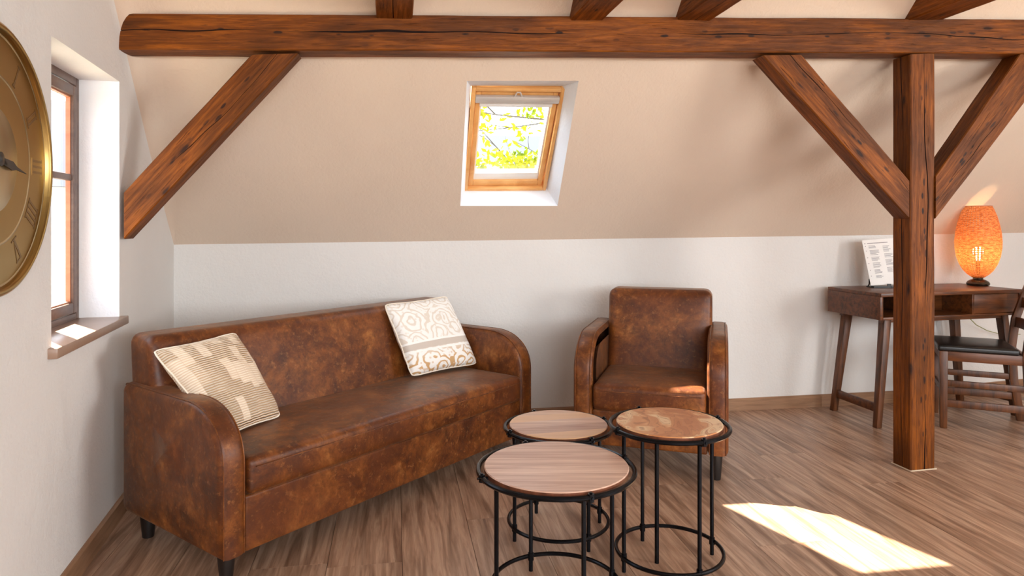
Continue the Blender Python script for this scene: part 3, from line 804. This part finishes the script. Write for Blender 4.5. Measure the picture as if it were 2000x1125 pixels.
# ------------------------------------------------------------------ nesting tables
def circ(r, z, n=64): return [(r * math.cos(2 * math.pi * i / n), r * math.sin(2 * math.pi * i / n), z) for i in range(n)]
def round_table(label, loc, Ru, Rl, H, Rd, angles, topm, extra=None, top_h=.018):
    t = thing('side_table', label, 'side table', loc, 0, 'round nesting tables with iron frames')
    mb = MB(); mb.tube(circ(Ru - .008, H), .008, 10, closed=True); ring = mb.build('top_ring', M['iron'], t)
    mb = MB(); mb.tube(circ(Rl - .007, .05), .007, 10, closed=True); low = mb.build('bottom_ring', M['iron'], t)
    mb = MB(); mb.lathe([(Rd - .002, H - .008), (Rd, H - .005), (Rd, H + top_h - .008), (Rd - .0025, H + top_h - .005), (Rd - .012, H + top_h - .005), (0.0001, H + top_h - .005)], 72)
    tt = mb.build('tabletop', [M[topm], M['topedge']], t, angle=20)
    for p in tt.data.polygons:
        if abs(p.normal.z) < .5 and p.center.z < H + top_h - .008: p.material_index = 1
    for a in angles:
        a = R(a); c, s_ = math.cos(a), math.sin(a); rl = Rl - .012
        mb = MB(); mb.tube([(c * rl, s_ * rl, 0), (c * rl, s_ * rl, .02), (c * rl, s_ * rl, H - .016), (c * (rl + .003), s_ * (rl + .003), H - .008), (c * (Ru - .010), s_ * (Ru - .010), H - .002)], .0072, 10)
        mb.tube([(c * rl, s_ * rl, .038), (c * rl, s_ * rl, .062)], .0105, 10)
        lg = mb.build('leg', M['iron'], t)
        mb = MB(); mb.tube([(c * (Ru - .008), s_ * (Ru - .008), H - .012), (c * (Ru - .008), s_ * (Ru - .008), H + .011)], .0095, 10)
        mb.tube([(c * (Ru - .008), s_ * (Ru - .008), H + .010), (c * (Ru - .008), s_ * (Ru - .008), H + .015)], .0045, 8)
        mb.tube([(c * (Ru + .006), s_ * (Ru + .006), H), (c * (Rd - .03), s_ * (Rd - .03), H - .012)], .004, 8)
        mb.build('bracket', M['iron'], lg)
    mb = MB()
    for q in (0, math.pi / 2):
        mb.box((-Ru + .01, -.009, H - .015), (Ru - .01, .009, H - .009), 0, Matrix.Rotation(R(angles[0]) + q, 4, 'Z'))
    mb.build('support_bar', M['iron'], t, smooth=False, merge=False)
    if extra:
        x, y = extra; mb = MB(); mb.tube([(x, y, 0), (x, y, H - .01)], .0078, 10); mb.build('leg', M['iron'], t)
    return t
round_table('largest of three round wood and black iron tables, nearest in front', (.14, 2.18, 0), .255, .212, .42, .229, (-70, 20, 112, 200), 'top_plain')
round_table('round table with plain striped wood top behind the largest one, beside the sofa', (.18, 2.665, 0), .215, .2, .408, .190, (-58, 25, 115, 205), 'top_striped')
round_table('tallest round table with swirling orange wood grain in front of the armchair', (.554, 2.42, 0), .213, .192, .487, .184, (-70, 20, 110, 200), 'top_swirl', extra=(-.043, .0))

# ------------------------------------------------------------------ writing desk
dk = thing('writing_desk', 'dark brown wooden writing desk with splayed legs behind the timber post', 'desk', (2.137, 3.971, 0), R(14))
DL, DD, DH = 1.04, .45, .79
mb = MB(); mb.box((0, 0, DH - .022), (DL, DD, DH)); mb.build('desktop', M['desk'], dk, bevel=.003)
mb = MB()
for x in (.0, DL - .02): mb.box((x, .006, DH - .157), (x + .02, DD, DH - .022))
mb.box((.02, DD - .016, DH - .157), (DL - .02, DD, DH - .022)); mb.box((0.02, .006, DH - .157), (DL - .02, DD - .016, DH - .142))
cs = mb.build('case', M['desk'], dk, bevel=.0015, merge=False)
mb = MB()
for x in (.36, .66): mb.box((x, .008, DH - .142), (x + .018, DD - .016, DH - .022))
mb.build('divider', M['desk'], dk, bevel=.001, merge=False)
for x0, x1 in ((.68, DL - .022),):
    mb = MB(); mb.box((x0, .012, DH - .140), (x1, .03, DH - .024)); dr = mb.build('drawer', M['desk'], dk, bevel=.002)
mb = MB(); mb.box((.380, .22, DH - .142), (.658, .236, DH - .024)); mb.build('drawer', M['desk'], dk, bevel=.002)
def taper_post(mb, b, t, wb, wt):
    b, t = V(b), V(t); q = []
    for c, w_ in ((b, wb / 2), (t, wt / 2)): q += [(c.x - w_, c.y - w_, c.z), (c.x + w_, c.y - w_, c.z), (c.x + w_, c.y + w_, c.z), (c.x - w_, c.y + w_, c.z)]
    mb.add(q, [(0, 3, 2, 1), (4, 5, 6, 7), (0, 1, 5, 4), (1, 2, 6, 5), (2, 3, 7, 6), (3, 0, 4, 7)])
feet = [((.012, .045), (.09, .07)), ((.025, .425), (.105, .40)), ((DL + .0, .05), (DL - .085, .07)), ((DL - .02, .425), (DL - .10, .40))]
for (fx, fy), (tx, ty) in feet:
    mb = MB(); taper_post(mb, (fx, fy, 0), (tx, ty, DH - .157), .036, .05); mb.build('leg', M['deskleg'], dk, bevel=.004)
for i in (0, 2):
    (ax_, ay_), (tx, _) = feet[i]; (bx_, by_), _ = feet[i + 1]; f = .12 / (DH - .157)
    xa = ax_ + (tx - ax_) * f; xb = bx_ + (feet[i + 1][1][0] - bx_) * f
    mb = MB(); q = [(xa - .010, ay_ + .01, .085), (xa + .010, ay_ + .01, .085), (xb + .010, by_ - .01, .085), (xb - .010, by_ - .01, .085)]
    mb.add(q + [(x, y, .135) for x, y, z in q], [(0, 3, 2, 1), (4, 5, 6, 7), (0, 1, 5, 4), (1, 2, 6, 5), (2, 3, 7, 6), (3, 0, 4, 7)]); mb.build('stretcher', M['desk'], dk, bevel=.003)
mb = MB()
for y0, y1 in ((.055, .085), (.385, .415)): mb.box((.06, y0, DH - .18), (DL - .05, y1, DH - .1565))
mb.build('rail', M['desk'], dk, bevel=.002, merge=False)

# ------------------------------------------------------------------ wooden chair
ch = thing('wooden_chair', 'brown wooden chair with a black seat tucked at the writing desk', 'chair', (2.527, 4.02, 0), R(-25))
cw_, cl_ = .36, .40
for y in (0, cw_):
    mb = MB(); taper_post(mb, (0, y, 0), (0, y, .452), .036, .044); mb.build('leg', M['deskleg'], ch, bevel=.004)
for y in (0, cw_):
    mb = MB(); pts = [(cl_ + .045, 0), (cl_ + .01, .25), (cl_, .45), (cl_ + .02, .62), (cl_ + .07, .78), (cl_ + .13, .95)]
    q = []
    for x, z in pts: q += [(x - .021, y - .018, z), (x + .021, y - .018, z), (x + .021, y + .018, z), (x - .021, y + .018, z)]
    n_ = len(pts); fs = [(0, 3, 2, 1), tuple((n_ - 1) * 4 + k for k in range(4))]
    for i in range(n_ - 1):
        for k in range(4): fs.append((i * 4 + k, i * 4 + (k + 1) % 4, (i + 1) * 4 + (k + 1) % 4, (i + 1) * 4 + k))
    mb.add(q, fs); mb.build('back_leg', M['deskleg'], ch, bevel=.003)
for zz, dx in ((.60, .018), (.72, .05), (.84, .092)):
    mb = MB(); m_ = []
    for i in range(9):
        y = .018 + (cw_ - .036) * i / 8; bow = .022 * math.sin(math.pi * i / 8)
        x = cl_ + dx + bow; m_ += [(x - .008, y, zz - .03), (x + .008, y, zz - .03), (x + .014, y, zz + .03), (x - .002, y, zz + .03)]
    fs = [(0, 3, 2, 1), (32, 33, 34, 35)] + [(i * 4 + k, i * 4 + (k + 1) % 4, (i + 1) * 4 + (k + 1) % 4, (i + 1) * 4 + k) for i in range(8) for k in range(4)]
    mb.add(m_, fs); mb.build('back_slat', M['deskleg'], ch, bevel=.002)
mb = MB()
for y in (-.012, cw_ - .012): mb.box((.02, y, .395), (cl_ - .018, y + .024, .45))
for x in (-.012, cl_ - .012): mb.box((x, .02, .395), (x + .024, cw_ - .02, .45))
mb.build('seat_frame', M['desk'], ch, bevel=.002, merge=False)
mb = MB(); soft_box(mb, (cl_ - .005, cw_ + .05, .034), .012, (8, 8, 2), crown=.008, M4=Matrix.Translation((-.03, -.025, .4505))); mb.build('seat', M['blackseat'], ch, angle=60)
for y in (0, cw_):
    for z, h_ in ((.125, .042), (.245, .036)):
        mb = MB(); mb.box((.015, y - .009, z), (cl_ + .005, y + .009, z + h_)); mb.build('stretcher', M['deskleg'], ch, bevel=.003)
mb = MB(); mb.box((-.008, .015, .20), (.008, cw_ - .015, .235)); mb.build('stretcher', M['deskleg'], ch, bevel=.003)

# ------------------------------------------------------------------ table lamp, menu card, cable
lp = thing('table_lamp', 'glowing woven rattan table lamp with dark metal foot on the desk', 'lamp', (3.05, 4.49, .79))
mb = MB(); mb.lathe([(.058, 0), (.064, .004), (.066, .014), (.060, .026), (.045, .036), (.030, .042), (.028, .048), (.034, .056), (.036, .062), (.028, .066), (0.001, .067)], 40); mb.build('base', M['lampbase'], lp)
pr = [(.034, .052), (.060, .072), (.085, .10), (.106, .14), (.122, .19), (.130, .245), (.1315, .29), (.127, .345), (.117, .40), (.104, .45), (.090, .49), (.078, .517)]
def shade_mesh():
    n = 72; vs, fs, uv = [], [], []
    S = []
    for i in range(len(pr) - 1):
        for k in range(3):
            t = k / 3; S.append((pr[i][0] + (pr[i + 1][0] - pr[i][0]) * t, pr[i][1] + (pr[i + 1][1] - pr[i][1]) * t))
    S.append(pr[-1]); m = len(S)
    me = bpy.data.meshes.new('lamp_shade')
    for i, (r_, z) in enumerate(S):
        for k in range(n): a = 2 * math.pi * k / n; vs.append((r_ * math.cos(a), r_ * math.sin(a), z))
    for i in range(m - 1):
        for k in range(n):
            l = (k + 1) % n; fs.append((i * n + k, i * n + l, (i + 1) * n + l, (i + 1) * n + k))
            uv += [(k / n, i / m), ((k + 1) / n, i / m), ((k + 1) / n, (i + 1) / m), (k / n, (i + 1) / m)]
    me.from_pydata(vs, [], fs); ul = me.uv_layers.new(name='UVMap')
    for i, c in enumerate(uv): ul.data[i].uv = c
    me.materials.append(M['shade']); me.polygons.foreach_set('use_smooth', [True] * len(me.polygons))
    o = bpy.data.objects.new('lamp_shade', me); COL.objects.link(o); o.parent = lp; return o
shade_mesh()
mb = MB(); mb.tube(circ(.078, .518, 48), .0028, 6, closed=True); mb.build('shade_rim', M['orangewood'], lp)
mb = MB(); mb.lathe([(.012, .06), (.012, .14), (.016, .145), (.016, .165)], 16); sk = mb.build('bulb_socket', M['lampbase'], lp)
mb = MB(); mb.lathe([(.010, .165), (.016, .185), (.026, .205), (.029, .222), (.026, .24), (.014, .252), (.0005, .255)], 20); mb.build('bulb', M['bulb'], lp)
pl = lamp('POINT', 'lamp_bulb_light', (0, 0, .222), None, 32, (1, .66, .34)); pl.data.shadow_soft_size = .03; pl.parent = lp

mc = thing('menu_card', 'white printed menu sheet on a small black stand on the desk', 'card', (2.37, 4.335, .79), R(2))
mm = Matrix.Translation((0, 0, .02)) @ Matrix.Rotation(R(-14), 4, 'X') @ Matrix.Rotation(R(-4), 4, 'Y')
mb = MB(); mb.box((-.105, -.0008, 0), (.105, .0008, .293), 0, mm); sheet = mb.build('sheet', M['white_card'], mc, smooth=False)
mb = MB(); rl = random.Random(5)
mb.box((-.075, -.0018, .268), (.06, -.0009, .2715), 0, mm); mb.box((-.092, -.0018, .266), (-.087, -.0009, .272), 0, mm)
z = .252
blocks = [(-.07, 3, .05), (-.068, 5, .062), (-.066, 4, .055), (-.064, 5, .06), (-.062, 4, .05), (-.06, 3, .05)]
for x, k, ln in blocks:
    mb.box((-.092, -.0018, z - .002), (-.088, -.0009, z + .002), 0, mm)
    for i in range(k): mb.box((x, -.0018, z), (x + ln * rl.uniform(.65, 1), -.0009, z + .0022), 0, mm); z -= .0068
    z -= .010
z = .245
for k, ln in ((6, .05), (4, .055), (6, .05), (5, .045)):
    for i in range(k): mb.box((.022, -.0018, z), (.022 + ln * rl.uniform(.65, 1), -.0009, z + .0022), 0, mm); z -= .0068
    z -= .010
stuff(mb.build('printed_lines', M['print_ink'], sheet, smooth=False, merge=False))
mb = MB(); mb.box((-.10, -.028, .0), (-.012, .006, .012)); mb.box((.012, -.028, .0), (.10, .006, .012)); mb.box((-.10, -.003, .0), (.10, .06, .006))
mb.box((-.012, -.026, 0), (.012, -.02, .026))
mb.tube([(-.095, .004, .004), (-.108, .012, .052), (-.098, .03, .02), (-.095, .05, .004)], .004, 8)
mb.build('stand', M['blackseat'], mc, smooth=False, merge=False)

cb = MB(); pp = [(3.05, 4.60, .632), (3.08, 4.66, .58), (3.18, 4.70, .50), (3.28, 4.735, .455), (3.42, 4.79, .42), (3.6, 4.86, .41)]
cb.tube([V(pp[max(0, min(len(pp) - 1, int(i / 4)))]).lerp(V(pp[min(len(pp) - 1, int(i / 4) + 1)]), (i % 4) / 4) for i in range(21)], .003, 6)
tag(cb.build('power_cable', M['cable']), 'thin greenish cable hanging under the desk against the wall', 'cable')

# ------------------------------------------------------------------ wall clock
ck = thing('wall_clock', 'large round brass wall clock with raised Roman numerals left of the window', 'clock', (-1.312, 1.712, 1.36), math.atan2(wdir.y, wdir.x))
toY = Matrix.Rotation(R(-90), 4, 'X')       # lathe axis z -> +y (into the room)
def lathe_y(mb, prof, n=72):
    t_ = MB(); t_.lathe(prof, n); mb.add([toY @ V(p) for p in t_.v], t_.f)
mb = MB(); lathe_y(mb, [(.318, .002), (.35, .002), (.352, .012), (.347, .026), (.338, .031), (.331, .027), (.329, .020), (.327, .014)], 96); mb.build('rim', M['brass'], ck, angle=60)
mb = MB(); lathe_y(mb, [(.3275, .006), (.3275, .0145), (.322, .0145), (.315, .009), (.225, .011), (.222, .015), (.216, .015), (.212, .010), (.14, .012), (.13, .018), (.06, .022), (.0005, .022)], 96)
face = mb.build('dial', M['dial'], ck, angle=60)
def stroke(mb, cx, cz, ang, x0, z0, x1, z1, w_, ry):
    d = V((x1 - x0, z1 - z0)); L = d.length; d.normalize(); q = V((-d.y, d.x)) * w_ / 2
    cs_, sn_ = math.cos(ang), math.sin(ang)
    pts = [V((x0, z0)) + q, V((x0, z0)) - q, V((x1, z1)) - q, V((x1, z1)) + q]
    vs = []
    for yy in (.009, .009 + ry):
        for p in pts: vs.append((cx + p.x * cs_ + p.y * sn_, yy, cz - p.x * sn_ + p.y * cs_))
    mb.add(vs, [(0, 1, 2, 3), (7, 6, 5, 4), (0, 4, 5, 1), (1, 5, 6, 2), (2, 6, 7, 3), (3, 7, 4, 0)])
NUM = ['XII', 'I', 'II', 'III', 'IIII', 'V', 'VI', 'VII', 'VIII', 'IX', 'X', 'XI']
# seen from the room the local x axis runs to the left, so mirror it
for i, s_ in enumerate(NUM):
    a = R(30 * i); mb = MB(); rr = .268; cx, cz = -math.sin(a) * -1, math.cos(a)
    wdt = {'I': .016, 'V': .034, 'X': .034}; tot = sum(wdt[c] for c in s_); x = -tot / 2; h = .032
    for c in s_:
        w_ = wdt[c]; m_ = x + w_ / 2
        def S(xa, za, xb, zb, t_=.006):
            # local glyph coordinates: x right, z up, seen from the room (object x is mirrored)
            stroke(mb, -math.sin(a) * rr, math.cos(a) * rr, -a, -xa, za, -xb, zb, t_, .006)
        if c == 'I': S(m_, -h, m_, h, .007)
        elif c == 'V': S(x + .004, h, m_, -h, .008); S(x + w_ - .004, h, m_, -h, .004)
        else: S(x + .004, h, x + w_ - .004, -h, .008); S(x + w_ - .004, h, x + .004, -h, .004)
        x += w_
    S(-tot / 2, h, tot / 2, h, .004); S(-tot / 2, -h, tot / 2, -h, .004)
    mb.build('numeral', M['numeral'], face, smooth=False, merge=False)
mb = MB()
for i in range(60):
    a = R(6 * i); t_ = .004 if i % 5 else .007
    stroke(mb, -math.sin(a) * .311, math.cos(a) * .311, -a, 0, -.004, 0, .004, t_, .004)
stuff(mb.build('minute_marks', M['numeral'], face, smooth=False, merge=False))
mb = MB()
for a, L, w_ in ((R(-72), .09, .014), (R(100), .16, .012)):
    d = V((-math.sin(a), math.cos(a))); q = V((d.y, -d.x))
    pts = [d * -.04 + q * w_ * .3, d * L * .45 + q * w_, d * L * .6 + q * w_ * .35, d * L, d * L * .6 - q * w_ * .35, d * L * .45 - q * w_, d * -.04 - q * w_ * .3]
    n_ = len(pts); mb.add([(p.x, .028, p.y) for p in pts] + [(p.x, .031, p.y) for p in pts], [tuple(range(n_)), tuple(reversed(range(n_, 2 * n_)))] + [(i, (i + 1) % n_, (i + 1) % n_ + n_, i + n_) for i in range(n_)])
lathe_y(mb, [(.018, .021), (.018, .033), (.0005, .036)], 20)
mb.build('hands', M['blackseat'], ck, smooth=False, merge=False)

# ------------------------------------------------------------------ outside: lawn, two houses, a tree in leaf
GZ = -3.0
mb = MB(); mb.box((-60, -30, GZ - .2), (60, 80, GZ)); struct(mb.build('ground', M['grass'], smooth=False))
def house(label, cx, cy, w_, d_, hw, hr, rot):
    t = thing('house', label, 'house', (cx, cy, GZ), rot)
    mb = MB(); mb.box((-w_ / 2, -d_ / 2, 0), (w_ / 2, d_ / 2, hw)); mb.build('wall', M['render'], t, smooth=False)
    mb = MB(); o = .35
    a = [(-w_ / 2 - o, -d_ / 2 - o, hw - .1), (w_ / 2 + o, -d_ / 2 - o, hw - .1), (w_ / 2 + o, d_ / 2 + o, hw - .1), (-w_ / 2 - o, d_ / 2 + o, hw - .1), (-w_ / 2 - o, 0, hw + hr), (w_ / 2 + o, 0, hw + hr)]
    mb.add(a, [(0, 1, 5, 4), (2, 3, 4, 5), (1, 2, 5), (3, 0, 4), (3, 2, 1, 0)]); mb.build('roof', M['roof_tile'], t, smooth=False)
    for x in (-w_ * .3, 0, w_ * .3):
        mb = MB(); rect_frame(mb, x - .5, x + .5, hw - 1.9, hw - .6, .08, -d_ / 2 - .04, -d_ / 2 + .02); f = mb.build('window', M['whitepaint'], t, smooth=False, merge=False)
        mb = MB(); mb.box((x - .42, -d_ / 2 - .02, hw - 1.82), (x + .42, -d_ / 2 - .005, hw - .68)); mb.build('pane', M['lampbase'], f, smooth=False)
    return t
house('pale house with a grey roof seen beyond the tree through the skylight', 1.5, 27, 14, 8, 4.6, 3.0, R(6))
house('pale house seen through the narrow left window', -17, 17, 12, 7, 5.2, 2.6, R(42))
tr = thing('leafy_tree', 'tree with thin branches and yellow-green leaves outside the skylight', 'tree', (2.4, 9.6, GZ))
bm_ = MB(); rt = random.Random(11)
def branch(p, d, L, r_, depth, tips):
    p = V(p); d = V(d).normalized(); pts = [p]; rs = [r_]
    for i in range(6):
        d = (d + V((rt.uniform(-.18, .18), rt.uniform(-.18, .18), rt.uniform(-.12, .14)))).normalized(); p = p + d * L / 6; pts.append(p.copy()); rs.append(r_ * (1 - .12 * (i + 1)))
        if depth > 0 and i in (2, 4):
            branch(p, d + V((rt.uniform(-.9, .9), rt.uniform(-.6, .6), rt.uniform(-.3, .7))), L * .55, r_ * .5, depth - 1, tips)
        if depth < 2: tips.append(p.copy())
    bm_.tube(pts, rs, 6)
tips = []
bm_.tube([(0, 0, 0), (.05, 0, 2), (0, 0, 4), (.1, 0, 5.6), (0, .1, 7.5)], [.16, .13, .10, .07, .03], 10)
for (o_z, d, L, r_) in ((4.3, (-1, -.1, .12), 2.6, .022), (4.6, (-1, -.25, -.02), 2.9, .02), (5.1, (-1, .05, .32), 3.0, .028), (5.5, (-1, -.1, .1), 3.2, .022), (5.9, (-1, .2, .25), 2.8, .03),
                       (5.0, (1, .2, .4), 2.6, .05), (5.6, (.4, 1, .5), 2.4, .04), (5.9, (.5, -1, .6), 2.2, .04), (6.6, (-.3, .3, 1), 2.0, .03), (6.4, (-.7, -.5, .8), 2.0, .03)):
    branch((0, 0, o_z), d, L, r_, 2, tips)
bm_.build('branches', M['bark'], tr)
lm = MB()
for c in tips:
    for _ in range(26):
        p = c + V((rt.gauss(0, .12), rt.gauss(0, .12), rt.gauss(0, .10)))
        s_ = rt.uniform(.035, .065)
        if 5.13 < p.z < 5.63 and rt.random() < .88: continue
        a = V((rt.gauss(0, 1), rt.gauss(0, 1), rt.gauss(0, 1))).normalized(); b = a.orthogonal().normalized()
        lm.add([p - a * s_, p + b * s_ * .6, p + a * s_, p - b * s_ * .6], [(0, 1, 2, 3)])
stuff(lm.build('foliage', M['leaf'], tr, smooth=False, merge=False))
print('tips', len(tips), 'leaf quads', len(lm.f))
